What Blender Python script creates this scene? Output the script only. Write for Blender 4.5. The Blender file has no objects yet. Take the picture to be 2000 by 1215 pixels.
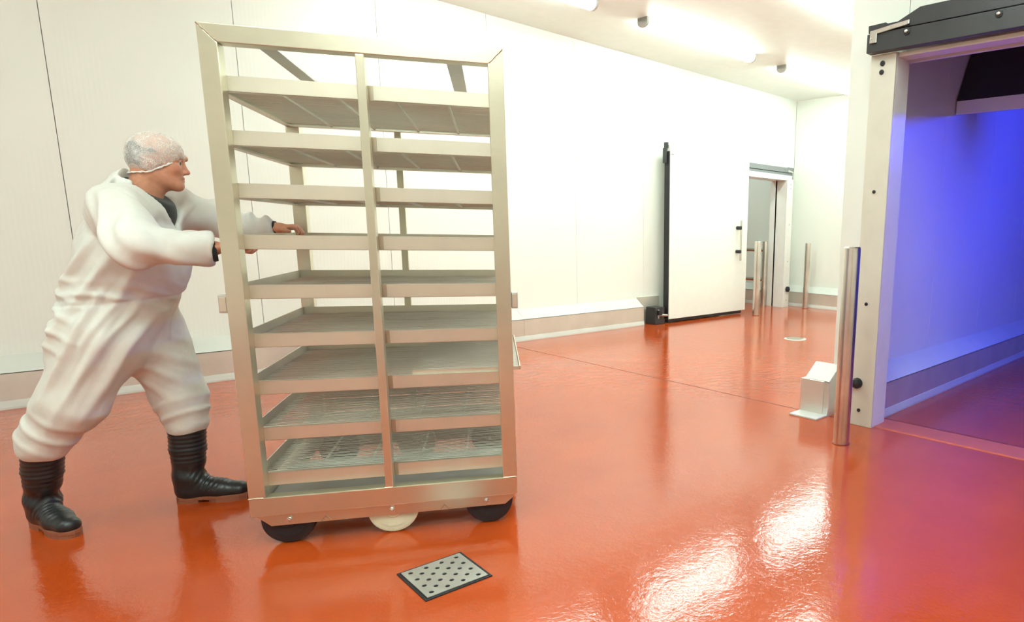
import bpy, bmesh, math, random
import numpy as np
from mathutils import Vector, Matrix
random.seed(4); rng = np.random.RandomState(7)
scene = bpy.context.scene
C = scene.collection
PI = math.pi

# ------------------------------------------------------------------ camera, world, exposure
PSI, PITCH, ROLL, EYE = 0.8439, 0.18344, 0.01626, 1.25
fwd = Vector((math.sin(PSI)*math.cos(PITCH), math.cos(PSI)*math.cos(PITCH), -math.sin(PITCH)))
rgt = Vector((math.cos(PSI), -math.sin(PSI), 0)); upv = rgt.cross(fwd)
r2 = rgt*math.cos(ROLL) + upv*math.sin(ROLL); u2 = upv*math.cos(ROLL) - rgt*math.sin(ROLL)
cam_d = bpy.data.cameras.new('camera'); cam = bpy.data.objects.new('camera', cam_d); C.objects.link(cam)
cam_d.sensor_fit = 'HORIZONTAL'; cam_d.sensor_width = 36.0
cam_d.lens = 1293.5/2000*36
cam_d.shift_x = (1000-1345.8)/2000; cam_d.shift_y = (689.15-607.5)/2000
cam_d.clip_start = 0.05
cam.matrix_world = Matrix(((r2.x, u2.x, -fwd.x, 0), (r2.y, u2.y, -fwd.y, 0), (r2.z, u2.z, -fwd.z, EYE), (0, 0, 0, 1)))
scene.camera = cam
w = bpy.data.worlds.new('world'); scene.world = w; w.use_nodes = True
w.node_tree.nodes['Background'].inputs[0].default_value = (1, .97, .92, 1)
w.node_tree.nodes['Background'].inputs[1].default_value = 0.0
vs = scene.view_settings
vs.view_transform = 'Standard'; vs.look = 'None'; vs.gamma = 1.0; vs.use_curve_mapping = False
vs.exposure = 1.66
LAMP = 15.0          # ceiling tube emission
LAMP_COL = (0.82, 1.0, 0.935)
BLUE = 130.0

# ------------------------------------------------------------------ material helpers
def new_mat(name):
    m = bpy.data.materials.new(name); m.use_nodes = True
    nt = m.node_tree; return m, nt, nt.nodes['Principled BSDF']
def N(nt, t, **kw):
    n = nt.nodes.new(t)
    for k, v in kw.items():
        if k in ('operation', 'wave_type', 'bands_direction', 'feature', 'data_type', 'blend_type', 'attribute_name', 'distance'): setattr(n, k, v)
        else: n.inputs[k].default_value = v
    return n
def pos_node(nt, scale=(1, 1, 1)):
    tc = nt.nodes.new('ShaderNodeTexCoord'); mp = nt.nodes.new('ShaderNodeMapping')
    mp.inputs['Scale'].default_value = scale; mp.inputs['Location'].default_value = (3.371, 5.583, 7.219)
    nt.links.new(tc.outputs['Object'], mp.inputs[0]); return mp.outputs[0]
def ramp(nt, fac, stops):
    r = nt.nodes.new('ShaderNodeValToRGB'); el = r.color_ramp.elements
    el[0].position, el[0].color = stops[0][0], (*stops[0][1], 1)
    el[1].position, el[1].color = stops[-1][0], (*stops[-1][1], 1)
    for p, c in stops[1:-1]:
        e = el.new(p); e.color = (*c, 1)
    nt.links.new(fac, r.inputs[0]); return r.outputs[0]
def bump(nt, bs, height, strength, dist):
    b = nt.nodes.new('ShaderNodeBump'); b.inputs['Strength'].default_value = strength; b.inputs['Distance'].default_value = dist
    nt.links.new(height, b.inputs['Height']); nt.links.new(b.outputs[0], bs.inputs['Normal']); return b
def plain(name, col, rough=.5, metal=0., spec=.5, noise=0.06, nscale=9):
    m, nt, bs = new_mat(name)
    nz = N(nt, 'ShaderNodeTexNoise', Scale=nscale, Detail=4.0); nt.links.new(pos_node(nt), nz.inputs['Vector'])
    lo = tuple(c*(1-noise) for c in col); hi = tuple(min(1, c*(1+noise)) for c in col)
    nt.links.new(ramp(nt, nz.outputs[0], [(.3, lo), (.7, hi)]), bs.inputs['Base Color'])
    bs.inputs['Roughness'].default_value = rough; bs.inputs['Metallic'].default_value = metal
    bs.inputs['Specular IOR Level'].default_value = spec
    return m
def steel(name, col, rough, stretch=(3, 3, 60), wear=.08):
    m, nt, bs = new_mat(name)
    nz = N(nt, 'ShaderNodeTexNoise', Scale=8.0, Detail=3.0); nt.links.new(pos_node(nt, stretch), nz.inputs['Vector'])
    n2 = N(nt, 'ShaderNodeTexNoise', Scale=3.0, Detail=3.0); nt.links.new(pos_node(nt), n2.inputs['Vector'])
    mx = N(nt, 'ShaderNodeMath', operation='MULTIPLY_ADD'); mx.inputs[1].default_value = .12
    nt.links.new(nz.outputs[0], mx.inputs[0])
    m7 = N(nt, 'ShaderNodeMath', operation='MULTIPLY'); m7.inputs[1].default_value = .88; nt.links.new(n2.outputs[0], m7.inputs[0]); nt.links.new(m7.outputs[0], mx.inputs[2])
    nt.links.new(ramp(nt, mx.outputs[0], [(.1, tuple(c*(1-2*wear) for c in col)), (.9, tuple(min(1, c*(1+2*wear)) for c in col))]), bs.inputs['Base Color'])
    bs.inputs['Roughness'].default_value = rough
    bs.inputs['Metallic'].default_value = 1.0
    return m
def emit(name, col, strength):
    m, nt, bs = new_mat(name)
    bs.inputs['Base Color'].default_value = (.9, .9, .9, 1)
    bs.inputs['Emission Color'].default_value = (*col, 1); bs.inputs['Emission Strength'].default_value = strength
    return m

M = {}
def wall_mat(name, col, axis):
    m, nt, bs = new_mat(name)
    v = pos_node(nt)
    wv = N(nt, 'ShaderNodeTexWave', wave_type='BANDS', bands_direction=axis, Scale=11.0, Distortion=1.5, Detail=2.0)
    wv.inputs['Detail Scale'].default_value = .6
    nt.links.new(v, wv.inputs['Vector'])
    nz = N(nt, 'ShaderNodeTexNoise', Scale=1.3, Detail=4.0); nt.links.new(v, nz.inputs['Vector'])
    nt.links.new(ramp(nt, nz.outputs[0], [(.3, tuple(c*.975 for c in col)), (.7, col)]), bs.inputs['Base Color'])
    bs.inputs['Roughness'].default_value = .42
    bump(nt, bs, wv.outputs[0], .12, .0015)
    return m
M['wall'] = wall_mat('white_panel', (.805, .825, .76), 'X')
M['wall_y'] = wall_mat('white_panel_cross', (.805, .825, .76), 'Y')
M['backing'] = plain('panel_joint', (.30, .29, .27), .8)
M['ceiling'] = plain('white_ceiling', (.80, .82, .77), .5, noise=.02)
M['door'] = plain('white_door_skin', (.83, .85, .79), .35, noise=.015)
M['frame'] = plain('cream_frame', (.66, .645, .55), .35, noise=.03)
M['frame_white'] = plain('white_frame', (.76, .755, .71), .35, noise=.02)
M['charcoal'] = plain('charcoal_plastic', (.035, .036, .038), .42, noise=.1)
M['rubber'] = plain('black_rubber', (.014, .014, .016), .55, noise=.15)
M['track'] = plain('grey_track', (.22, .23, .235), .4, noise=.05)
M['steel'] = steel('brushed_steel_warm', (.68, .64, .50), .30, (3, 3, 9))
M['rail'] = steel('brushed_steel_rail', (.70, .66, .545), .42, (40, 40, 3))
for k_ in ('steel', 'rail'): M[k_].node_tree.nodes['Principled BSDF'].inputs['Metallic'].default_value = .93
M['wire'] = steel('steel_wire', (.60, .60, .52), .5, (5, 5, 5))
M['steel_dark'] = steel('dull_galvanised', (.60, .61, .58), .5, (4, 4, 4))
M['curb'] = steel('brushed_kerb_sheet', (.74, .72, .65), .5, (.6, .6, 25)); M['curb'].node_tree.nodes['Principled BSDF'].inputs['Metallic'].default_value = .7
M['curb_top'] = plain('grey_kerb_top', (.62, .625, .58), .4, noise=.05, nscale=3)
M['pole'] = steel('polished_pole', (.66, .64, .58), .24, (8, 8, 2), .18)
M['bolt'] = steel('zinc_bolt', (.75, .74, .68), .3, (4, 4, 4))
M['weld'] = steel('weld_bead', (.55, .48, .36), .45, (30, 30, 30), .25)
M['white_wheel'] = plain('cream_nylon', (.74, .75, .55), .45)
M['tyre'] = plain('dark_tyre', (.02, .018, .02), .45, noise=.3)
M['tube'] = emit('lit_tube_diffuser', LAMP_COL, LAMP)
M['lampbody'] = plain('pale_grey_housing', (.5, .5, .47), .5)
M['blue'] = emit('lit_blue_tube', (.02, .05, 1.0), BLUE)
M['dark_unit'] = plain('dark_unit_sheet', (.03, .03, .04), .6)

def floor_mat():
    m, nt, bs = new_mat('red_resin_floor')
    v = pos_node(nt)
    n1 = N(nt, 'ShaderNodeTexNoise', Scale=.9, Detail=6.0, Roughness=.6); nt.links.new(v, n1.inputs['Vector'])
    n2 = N(nt, 'ShaderNodeTexNoise', Scale=55.0, Detail=3.0); nt.links.new(v, n2.inputs['Vector'])
    nt.links.new(ramp(nt, n1.outputs[0], [(.3, (.40, .053, .007)), (.55, (.455, .066, .009)), (.75, (.51, .077, .011))]), bs.inputs['Base Color'])
    nt.links.new(ramp(nt, n1.outputs[0], [(.35, (.06,)*3), (.7, (.13,)*3)]), bs.inputs['Roughness'])
    bs.inputs['IOR'].default_value = 1.52
    bs.inputs['Specular IOR Level'].default_value = .56
    n3 = N(nt, 'ShaderNodeTexNoise', Scale=14.0, Detail=2.0); nt.links.new(v, n3.inputs['Vector'])
    n4 = N(nt, 'ShaderNodeTexNoise', Scale=170.0, Detail=2.0); nt.links.new(v, n4.inputs['Vector'])
    mx = N(nt, 'ShaderNodeMath', operation='MULTIPLY_ADD'); mx.inputs[1].default_value = 1.6
    nt.links.new(n3.outputs[0], mx.inputs[0]); nt.links.new(n2.outputs[0], mx.inputs[2])
    m2_ = N(nt, 'ShaderNodeMath', operation='MULTIPLY_ADD'); m2_.inputs[1].default_value = .35
    nt.links.new(n4.outputs[0], m2_.inputs[0]); nt.links.new(mx.outputs[0], m2_.inputs[2])
    bump(nt, bs, m2_.outputs[0], .16, .004)
    return m
M['floor'] = floor_mat()
M['joint'] = plain('dark_red_joint', (.22, .035, .015), .5)
M['threshold'] = plain('pale_red_threshold', (.56, .12, .06), .4)

# ------------------------------------------------------------------ mesh builder
class MB:
    def __init__(s): s.v = []; s.f = []; s.mi = []; s.cur = 0
    def add(s, vs_, fs):
        o = len(s.v); s.v += [tuple(p) for p in vs_]
        for f in fs: s.f.append(tuple(i+o for i in f)); s.mi.append(s.cur)
        return s
    def box(s, a, b):
        x0, y0, z0 = a; x1, y1, z1 = b
        return s.add([(x0, y0, z0), (x1, y0, z0), (x1, y1, z0), (x0, y1, z0), (x0, y0, z1), (x1, y0, z1), (x1, y1, z1), (x0, y1, z1)],
                     [(3, 2, 1, 0), (4, 5, 6, 7), (0, 1, 5, 4), (1, 2, 6, 5), (2, 3, 7, 6), (3, 0, 4, 7)])
    def prism(s, poly, axis, c0, c1):
        # poly in the two remaining axes (cyclic order of the other axes x,y,z)
        def mk(p, c):
            if axis == 0: return (c, p[0], p[1])
            if axis == 1: return (p[0], c, p[1])
            return (p[0], p[1], c)
        n = len(poly)
        vv = [mk(p, c0) for p in poly] + [mk(p, c1) for p in poly]
        fs = [tuple(range(n))[::-1], tuple(range(n, 2*n))] + [(i, (i+1) % n, n+(i+1) % n, n+i) for i in range(n)]
        return s.add(vv, fs)
    def cyl(s, p0, p1, r, n=16, r1=None, cap=True):
        p0 = Vector(p0); p1 = Vector(p1); d = (p1-p0).normalized()
        a = d.orthogonal().normalized(); b = d.cross(a); r1 = r if r1 is None else r1
        vv = [p0+(a*math.cos(2*PI*i/n)+b*math.sin(2*PI*i/n))*r for i in range(n)] + [p1+(a*math.cos(2*PI*i/n)+b*math.sin(2*PI*i/n))*r1 for i in range(n)]
        fs = [(i, (i+1) % n, n+(i+1) % n, n+i) for i in range(n)]
        if cap: fs += [tuple(range(n))[::-1], tuple(range(n, 2*n))]
        return s.add(vv, fs)
    def tube(s, pts, r, n=8, closed=False):
        pts = [Vector(p) for p in pts]; m = len(pts); rings = []
        prev = None
        for i, p in enumerate(pts):
            if closed: t = pts[(i+1) % m]-pts[i-1]
            else: t = pts[min(i+1, m-1)]-pts[max(i-1, 0)]
            t.normalize()
            a = t.orthogonal().normalized() if prev is None else (prev-t*prev.dot(t)).normalized()
            prev = a; b = t.cross(a)
            rr = r[i] if isinstance(r, (list, tuple)) else r
            rings.append([p+(a*math.cos(2*PI*k/n)+b*math.sin(2*PI*k/n))*rr for k in range(n)])
        vv = [q for g in rings for q in g]; fs = []
        for i in range(m if closed else m-1):
            j = (i+1) % m
            fs += [(i*n+k, i*n+(k+1) % n, j*n+(k+1) % n, j*n+k) for k in range(n)]
        if not closed: fs += [tuple(range(n))[::-1], tuple(range((m-1)*n, m*n))]
        return s.add(vv, fs)
    def lathe(s, prof, center, axis, n=32):
        # prof: list of (radius, offset along axis)
        c = Vector(center); d = Vector(axis).normalized(); a = d.orthogonal().normalized(); b = d.cross(a)
        vv = []; m = len(prof)
        for r, h in prof:
            for k in range(n): vv.append(c+d*h+(a*math.cos(2*PI*k/n)+b*math.sin(2*PI*k/n))*r)
        fs = [(i*n+k, i*n+(k+1) % n, (i+1)*n+(k+1) % n, (i+1)*n+k) for i in range(m-1) for k in range(n)]
        fs += [tuple(range(n))[::-1], tuple(range((m-1)*n, m*n))]
        return s.add(vv, fs)
    def build(s, name, mat, parent=None, bevel=0., smooth=False, mats=None):
        me = bpy.data.meshes.new(name); me.from_pydata(s.v, [], s.f); me.update()
        for m_ in (mats or [mat]): me.materials.append(m_)
        if mats: me.polygons.foreach_set('material_index', s.mi)
        bm = bmesh.new(); bm.from_mesh(me)
        bmesh.ops.recalc_face_normals(bm, faces=bm.faces)
        if bevel:
            es = [e for e in bm.edges if len(e.link_faces) == 2 and e.calc_face_angle(0) > .5]
            bmesh.ops.bevel(bm, geom=es, offset=bevel, segments=2, profile=.6, affect='EDGES', clamp_overlap=True)
        bm.to_mesh(me); bm.free()
        if smooth:
            me.polygons.foreach_set('use_smooth', [True]*len(me.polygons))
            try: me.set_sharp_from_angle(angle=math.radians(40))
            except Exception: pass
        o = bpy.data.objects.new(name, me); C.objects.link(o)
        if parent: o.parent = parent
        return o
def tag(o, label=None, cat=None, group=None, kind=None):
    if label: o['label'] = label
    if cat: o['category'] = cat
    if group: o['group'] = group
    if kind: o['kind'] = kind
    return o
def empty(name, loc=(0, 0, 0), rz=0., **kw):
    o = bpy.data.objects.new(name, None); o.empty_display_size = .1
    o.location = loc; o.rotation_euler = (0, 0, rz); C.objects.link(o); return tag(o, **kw)
def struct(o): o['kind'] = 'structure'; return o
def copy_tree(o, parent=None):
    c = o.copy(); C.objects.link(c); c.parent = parent
    for ch in list(o.children): copy_tree(ch, c)
    return c

# ------------------------------------------------------------------ room shell
YA, YB, XE, HC = 6.226, 6.366, 9.735, 3.366
XW = 4.08            # plane of the near door wall
PY0, PY1 = 2.07, 2.27  # partition between main room and blue room
OX0, OX1, OZ = 7.62, 9.264, 2.14   # far doorway
X0, Y0 = -3.2, -3.2
floor = struct(MB().box((X0-.2, Y0-.2, -.2), (XE+.3, 10.2, 0)).build('floor', M['floor']))
struct(MB().box((X0-.2, Y0-.2, HC), (XE+.3, 10.2, HC+.15)).build('ceiling', M['ceiling']))
MB().box((3.949, PY1-.6, .0002), (3.958, YA-.15, .0012)).build('floor_joint', M['joint'], floor)
thr = MB().prism([(3.93, 0), (4.16, 0), (4.15, .006), (3.94, .006)], 1, -.25, 1.93).build('threshold_strip', M['threshold'], floor)
MB().box((4.152, -.25, .0005), (4.165, 1.93, .007)).build('threshold_joint', M['joint'], floor)

def panel(par, a, b, mat, g=.0025):
    return MB().box(a, b).build('panel', mat, par, bevel=.002)
# rear wall: backing plus panels with open joints
wr = struct(MB().box((X0, YB+.03, 0), (OX0-.02, YB+.12, HC)).box((OX0-.02, YB+.03, OZ+.02), (OX1+.02, YB+.12, HC)).box((OX1+.02, YB+.03, 0), (XE+.12, YB+.12, HC)).build('wall_rear', M['backing']))
PW = 1.116
xs = [0.632+PW*k for k in range(-4, 9)]
edges = [X0]+[x for x in xs if X0 < x < XE]+[XE]
for a, b in zip(edges[:-1], edges[1:]):
    spans = [(a+.0018, b-.0018)]
    for (l, r) in spans:
        lo, hi = max(l, OX0), min(r, OX1)
        if hi <= lo: panel(wr, (l, YB, 0), (r, YB+.03, HC), M['wall'])
        else:
            if l < OX0: panel(wr, (l, YB, 0), (OX0, YB+.03, HC), M['wall'])
            if r > OX1: panel(wr, (OX1, YB, 0), (r, YB+.03, HC), M['wall'])
            panel(wr, (lo, YB, OZ), (hi, YB+.03, HC), M['wall'])
# end wall
we = struct(MB().box((XE+.03, PY1, 0), (XE+.12, YB, HC)).build('wall_end', M['backing']))
ys = [PY1, 3.02, 4.136, 5.252, YB]
for a, b in zip(ys[:-1], ys[1:]): panel(we, (XE, a+.0018, 0), (XE+.03, b-.0018, HC), M['wall_y'])
# partition between the white room and the blue room, its end faces the white room
wp = struct(MB().box((XW+.03, PY0+.03, 0), (XE+.12, PY1-.03, HC)).build('wall_partition', M['backing']))
MB().prism([(PY0, 0), (PY1, 0), (PY1, HC), (1.894, HC), (1.894, 2.31), (PY0, 2.31)], 0, XW, XW+.03).build('panel', M['wall_y'], wp, bevel=.002)
for k in range(5):
    a, b = XW+.032+k*PW, min(XW+.032+(k+1)*PW, XE)
    panel(wp, (a+.0018, PY1-.03, 0), (b-.0018, PY1, HC), M['wall']); panel(wp, (a+.0018, PY0, 0), (b-.0018, PY0+.03, HC), M['wall'])
# near wall with the big doorway
wn = struct(MB().box((XW+.03, -.25, 2.32), (XW+.11, PY0, HC)).box((XW+.03, Y0, 0), (XW+.11, -.25, HC)).build('wall_near', M['backing']))
panel(wn, (XW, .78, 2.30), (XW+.03, 1.890, HC), M['wall_y']); panel(wn, (XW, -.25, 2.30), (XW+.03, .776, HC), M['wall_y'])
panel(wn, (XW, -1.4, 0), (XW+.03, -.2536, HC), M['wall_y']); panel(wn, (XW, Y0, 0), (XW+.03, -1.4036, HC), M['wall_y'])
panel(wn, (XW+.11, -.25, 2.30), (XW+.14, PY0, HC), M['wall_y']); panel(wn, (XW+.11, Y0, 0), (XW+.14, -.25, HC), M['wall_y'])
# walls behind the camera
struct(MB().box((X0-.12, Y0, 0), (X0, YB+.12, HC)).build('wall_left', M['wall_y']))
struct(MB().box((X0, Y0-.12, 0), (XE+.12, Y0, HC)).build('wall_front', M['wall']))
# blue room far end
struct(MB().box((XE, Y0, 0), (XE+.12, PY0, HC)).build('wall_blue_end', M['wall_y']))
# room behind the far doorway
struct(MB().box((9.56, YB+.12, 0), (9.68, 10, HC)).build('wall_back_right', M['wall_y']))
struct(MB().box((5.2, 9.9, 0), (9.68, 10.02, HC)).build('wall_back_end', M['wall']))
struct(MB().box((5.1, YB+.12, 0), (5.22, 10.02, HC)).build('wall_back_left', M['wall_y']))

# kerbs along the walls (sloped top, brushed face, base strip)
HB, HK, DK = .343, .243, .14
def kerb(name, base, along, out, L, extra=0.):
    """base: start on the wall plane, along/out unit vectors."""
    b = Vector(base); al = Vector(along); ou = Vector(out); up = Vector((0, 0, 1))
    def ext(poly, l0, l1, nm, mat, par=None, bev=0):
        mb = MB(); n = len(poly)
        vv = [b+al*l0+ou*d+up*z for d, z in poly]+[b+al*l1+ou*d+up*z for d, z in poly]
        mb.add(vv, [tuple(range(n))[::-1], tuple(range(n, 2*n))]+[(i, (i+1) % n, n+(i+1) % n, n+i) for i in range(n)])
        return mb.build(nm, mat, par, bevel=bev)
    k = struct(ext([(0, 0), (DK-.004, 0), (DK-.004, HK-.006), (0, HB-.006)], 0, L, name, M['curb']))
    n = max(1, round(L/2.0)); st = L/n
    for i in range(n):
        ext([(DK-.004, .05), (DK, .05), (DK, HK), (DK-.004, HK)], i*st+.001, (i+1)*st-.001, 'face_sheet', M['curb'], k)
        ext([(0, HB), (DK, HK), (DK, HK-.005), (0, HB-.005)], i*st+.001, (i+1)*st-.001, 'top_sheet', M['curb_top'], k)
    ext([(DK-.004, 0), (DK+.012, 0), (DK+.012, .012), (DK+.003, .055), (DK-.004, .055)], 0, L, 'base_strip', M['curb_top'], k)
    return k
kerb('baseboard_rear', (X0, YB, 0), (1, 0, 0), (0, -1, 0), 6.09-X0)
kerb('baseboard_end', (XE, PY1, 0), (0, 1, 0), (-1, 0, 0), YB-PY1)
kerb('baseboard_blue', (XW+.1, PY0, 0), (1, 0, 0), (0, -1, 0), XE-XW-.1)
kerb('baseboard_back', (9.56, YB+.14, 0), (0, 1, 0), (-1, 0, 0), 3.4)
kp = kerb('baseboard_partition', (XW, 2.215, 0), (0, 1, 0), (-1, 0, 0), .195)
MB().prism([(XW-.16, PY1-.02), (XW, PY1-.02), (XW, PY1), (XW+.01, PY1+.16), (XW-.16, PY1+.16)], 2, 0, HK-.002).build('corner_block', M['curb'], kp)
# flat foot plate in front of that kerb
MB().box((XW-.29, 2.215, .0), (XW-.14, 2.43, .012)).build('foot_plate', M['curb_top'], kp, bevel=.003)
struct(MB().box((6.092, YB-.02, 0), (6.50, YB, .36)).build('baseboard_plinth', M['curb']))

# ------------------------------------------------------------------ near door frame and sliding track
FR = empty('door_1', (3.89, 1.95, 0)); FR['kind'] = 'structure'
def L2(p): return (p[0]-3.89, p[1]-1.95, p[2])
f = MB().box((0, -.082, 0), (.02, .078, 2.30)).build('frame_face', M['frame'], FR, bevel=.004)
MB().prism([(.02, -.082), (.19, -.082), (.19, .06), (.02, .078)], 2, 0, 2.30).build('frame_reveal', M['frame_white'], FR, bevel=.003)
MB().box((.03, -2.2, 2.275), (.14, -.082, 2.30)).build('frame_head', M['frame_white'], FR, bevel=.003)
MB().box((0, -2.36, 0), (.19, -2.2, 2.30)).build('frame_face', M['frame'], FR, bevel=.004)
for (y, z, r) in [(1.951, 2.245, .016), (1.954, 2.196, .015), (1.953, 1.499, .011), (1.956, .804, .011), (1.961, .105, .012)]:
    MB().lathe([(r, 0), (r, .004), (r*.6, .006)], (-.0, y-1.95, z), (-1, 0, 0), 14).build('screw_cap', M['rubber'], FR)
MB().lathe([(.035, 0), (.035, .02), (.028, .04), (.012, .048)], (0, .031, .284), (-1, 0, 0), 20).build('door_buffer', M['rubber'], FR, smooth=True)
TR = empty('sliding_track', (3.85, 2.02, 2.3), label='charcoal sliding door track over the blue lit doorway', cat='door track')
MB().box((-.02, -3.2, .0), (.04, .012, .105)).build('lower_cover', M['charcoal'], TR, bevel=.004)
up = [(-3.2, .112), (-.02+.03, .112), (.012, .155), (-.095, .158), (-.11, .150), (-.17, .150), (-.30, .205), (-3.2, .215)]
MB().prism(up, 0, -.01, .22).build('upper_cover', M['charcoal'], TR, bevel=.003)
MB().prism([(-.012, .05), (-.055, .05), (-.055, .098), (-.25, .118), (-.25, .142), (-.012, .118)], 0, -.032, -.022).build('end_bracket', M['bolt'], TR, bevel=.002)
for y in (-.02, -.14, -.24): MB().cyl((-.036, y, .125 if y < -.1 else .075), (-.03, y, .125 if y < -.1 else .075), .006, 10).build('screw', M['steel_dark'], TR)
for y, z in ((-.235, .082), (-.735, .082), (-1.3, .082)):
    MB().lathe([(.02, 0), (.02, .005), (.012, .007)], (-.02, y, z), (-1, 0, 0), 14).build('bolt_cup', M['rubber'], TR)
    MB().lathe([(.01, 0), (.009, .007), (.004, .01)], (-.026, y, z), (-1, 0, 0), 12).build('bolt', M['bolt'], TR, smooth=True)

# ------------------------------------------------------------------ far sliding door
FD = empty('sliding_door', (6.46, 6.16, 0), label='white sliding cold store door standing half open in the rear wall', cat='door')
MB().box((0, -.04, .055), (1.70, .05, 2.335)).build('leaf', M['door'], FD, bevel=.006)
MB().box((-.014, -.03, .06), (0, .055, 2.25)).build('side_gasket', M['rubber'], FD, bevel=.003)
MB().box((.0, -.025, .012), (1.62, .04, .055)).build('bottom_gasket', M['rubber'], FD, bevel=.003)
MB().box((-.045, .0, 2.10), (-.022, .06, 2.29)).box((-.03, -.005, 2.29), (-.002, .055, 2.36)).build('top_roller', M['charcoal'], FD, bevel=.004)
MB().box((.02, -.052, 2.21), (.06, -.04, 2.235)).build('end_clip', M['bolt'], FD, bevel=.002)
h = MB().cyl((1.47, -.1, .81), (1.47, -.1, 1.40), .016, 14).build('handle', M['pole'], FD, smooth=True)
for z in (.945, 1.29): MB().cyl((1.445, -.04, z), (1.445, -.115, z), .026, 16).build('handle_knob', M['rubber'], h, smooth=True)
GD = empty('door_guide', (6.31, 6.2, 0), label='black floor guide roller block at the foot of the white door', cat='door guide')
MB().box((-.09, -.06, .0), (.085, .12, .23)).build('guide_block', M['charcoal'], GD, bevel=.008)
MB().box((-.05, -.075, .08), (-.03, -.06, .2)).build('guide_plate', M['steel_dark'], GD, bevel=.002)
MB().cyl((-.04, -.085, .13), (.11, -.085, .115), .016, 12).build('guide_arm', M['steel_dark'], GD, smooth=True)
MB().lathe([(.03, -.03), (.034, 0), (.03, .03)], (-.03, -.085, .16), (0, 0, 1), 16).build('guide_roller', M['rubber'], GD, smooth=True)
RT = empty('door_track', (6.4, 6.292, 2.08), label='grey door track above the open far doorway', cat='door track')
MB().box((.2, -.03, 0), (3.16, .066, .11)).build('lower_cover', M['track'], RT, bevel=.004)
MB().box((.2, -.045, .115), (3.02, .066, .19)).box((3.02, -.04, .105), (3.16, .066, .20)).build('upper_cover', M['track'], RT, bevel=.004)
MB().prism([(2.98, .125), (2.98, .155), (3.13, .135), (3.13, .06), (3.105, .06), (3.105, .115)], 1, -.055, -.045).build('end_bracket', M['bolt'], RT)
D2 = empty('door_2', (OX1, 6.25, 0)); D2['kind'] = 'structure'
MB().box((0, -.08, 0), (.175, -.06, 2.08)).build('frame_face', M['frame_white'], D2, bevel=.004)
MB().box((0.0, -.06, 0), (.16, .25, 2.08)).build('frame_reveal', M['frame_white'], D2, bevel=.003)
MB().box((OX0-OX1-.16, -.06, 2.06), (0.16, .23, 2.14)).build('frame_head', M['frame_white'], D2, bevel=.003)
MB().box((OX0-OX1-.16, -.06, 0), (OX0-OX1, .23, 2.06)).build('frame_reveal', M['frame_white'], D2, bevel=.003)
for z in (2.0, 1.94, 1.36, .76, .12): MB().lathe([(.014, 0), (.01, .005)], (.1, -.08, z), (0, -1, 0), 10).build('screw_cap', M['steel_dark'], D2)
MB().lathe([(.045, 0), (.045, .03), (.02, .05)], (.11, -.08, .30), (0, -1, 0), 16).build('door_buffer', M['rubber'], D2, smooth=True)

# ------------------------------------------------------------------ bollards and guard rail
def bollard(loc, hgt, r, label):
    b = empty('bollard', (*loc, 0), label=label, cat='bollard', group='steel bollards on the red floor')
    MB().lathe([(r, 0), (r, hgt-.006), (r-.006, hgt)], (0, 0, 0), (0, 0, 1), 36).build('post', M['pole'], b, smooth=True)
    MB().lathe([(r+.004, 0), (r+.004, .004), (r, .006)], (0, 0, 0), (0, 0, 1), 36).build('floor_seal', M['joint'], b)
    return b
bollard((3.475, 1.855), 1.17, .048, 'tall steel bollard nearest the camera beside the blue doorway')
bollard((8.06, 5.84), 1.10, .05, 'steel bollard in front of the far sliding door edge')
bollard((9.44, 5.84), 1.07, .046, 'steel bollard standing by the end wall kerb')
GR = empty('guard_rail', (9.2, 6.5, 0), label='two bar steel guard rail inside the far doorway', cat='guard rail')
for y in (.02, 1.25): MB().lathe([(.042, 0), (.042, 1.08), (.036, 1.085)], (0, y, 0), (0, 0, 1), 24).build('post', M['pole'], GR, smooth=True)
for z in (.937, .446): MB().cyl((0, .02, z), (0, 1.25, z), .03, 14).build('rail', M['pole'], GR, smooth=True)
# little round cover in the floor before the far doorway
fc = empty('floor_cover', (6.62, 4.21, 0), label='small pale round cover set in the floor before the end wall', cat='floor cover')
MB().lathe([(.13, 0), (.13, .004), (.12, .006)], (0, 0, 0), (0, 0, 1), 32).build('rim', M['curb_top'], fc)
MB().lathe([(.105, .004), (.105, .009), (.1, .010)], (0, 0, 0), (0, 0, 1), 32).build('lid', M['pole'], fc)

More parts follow.
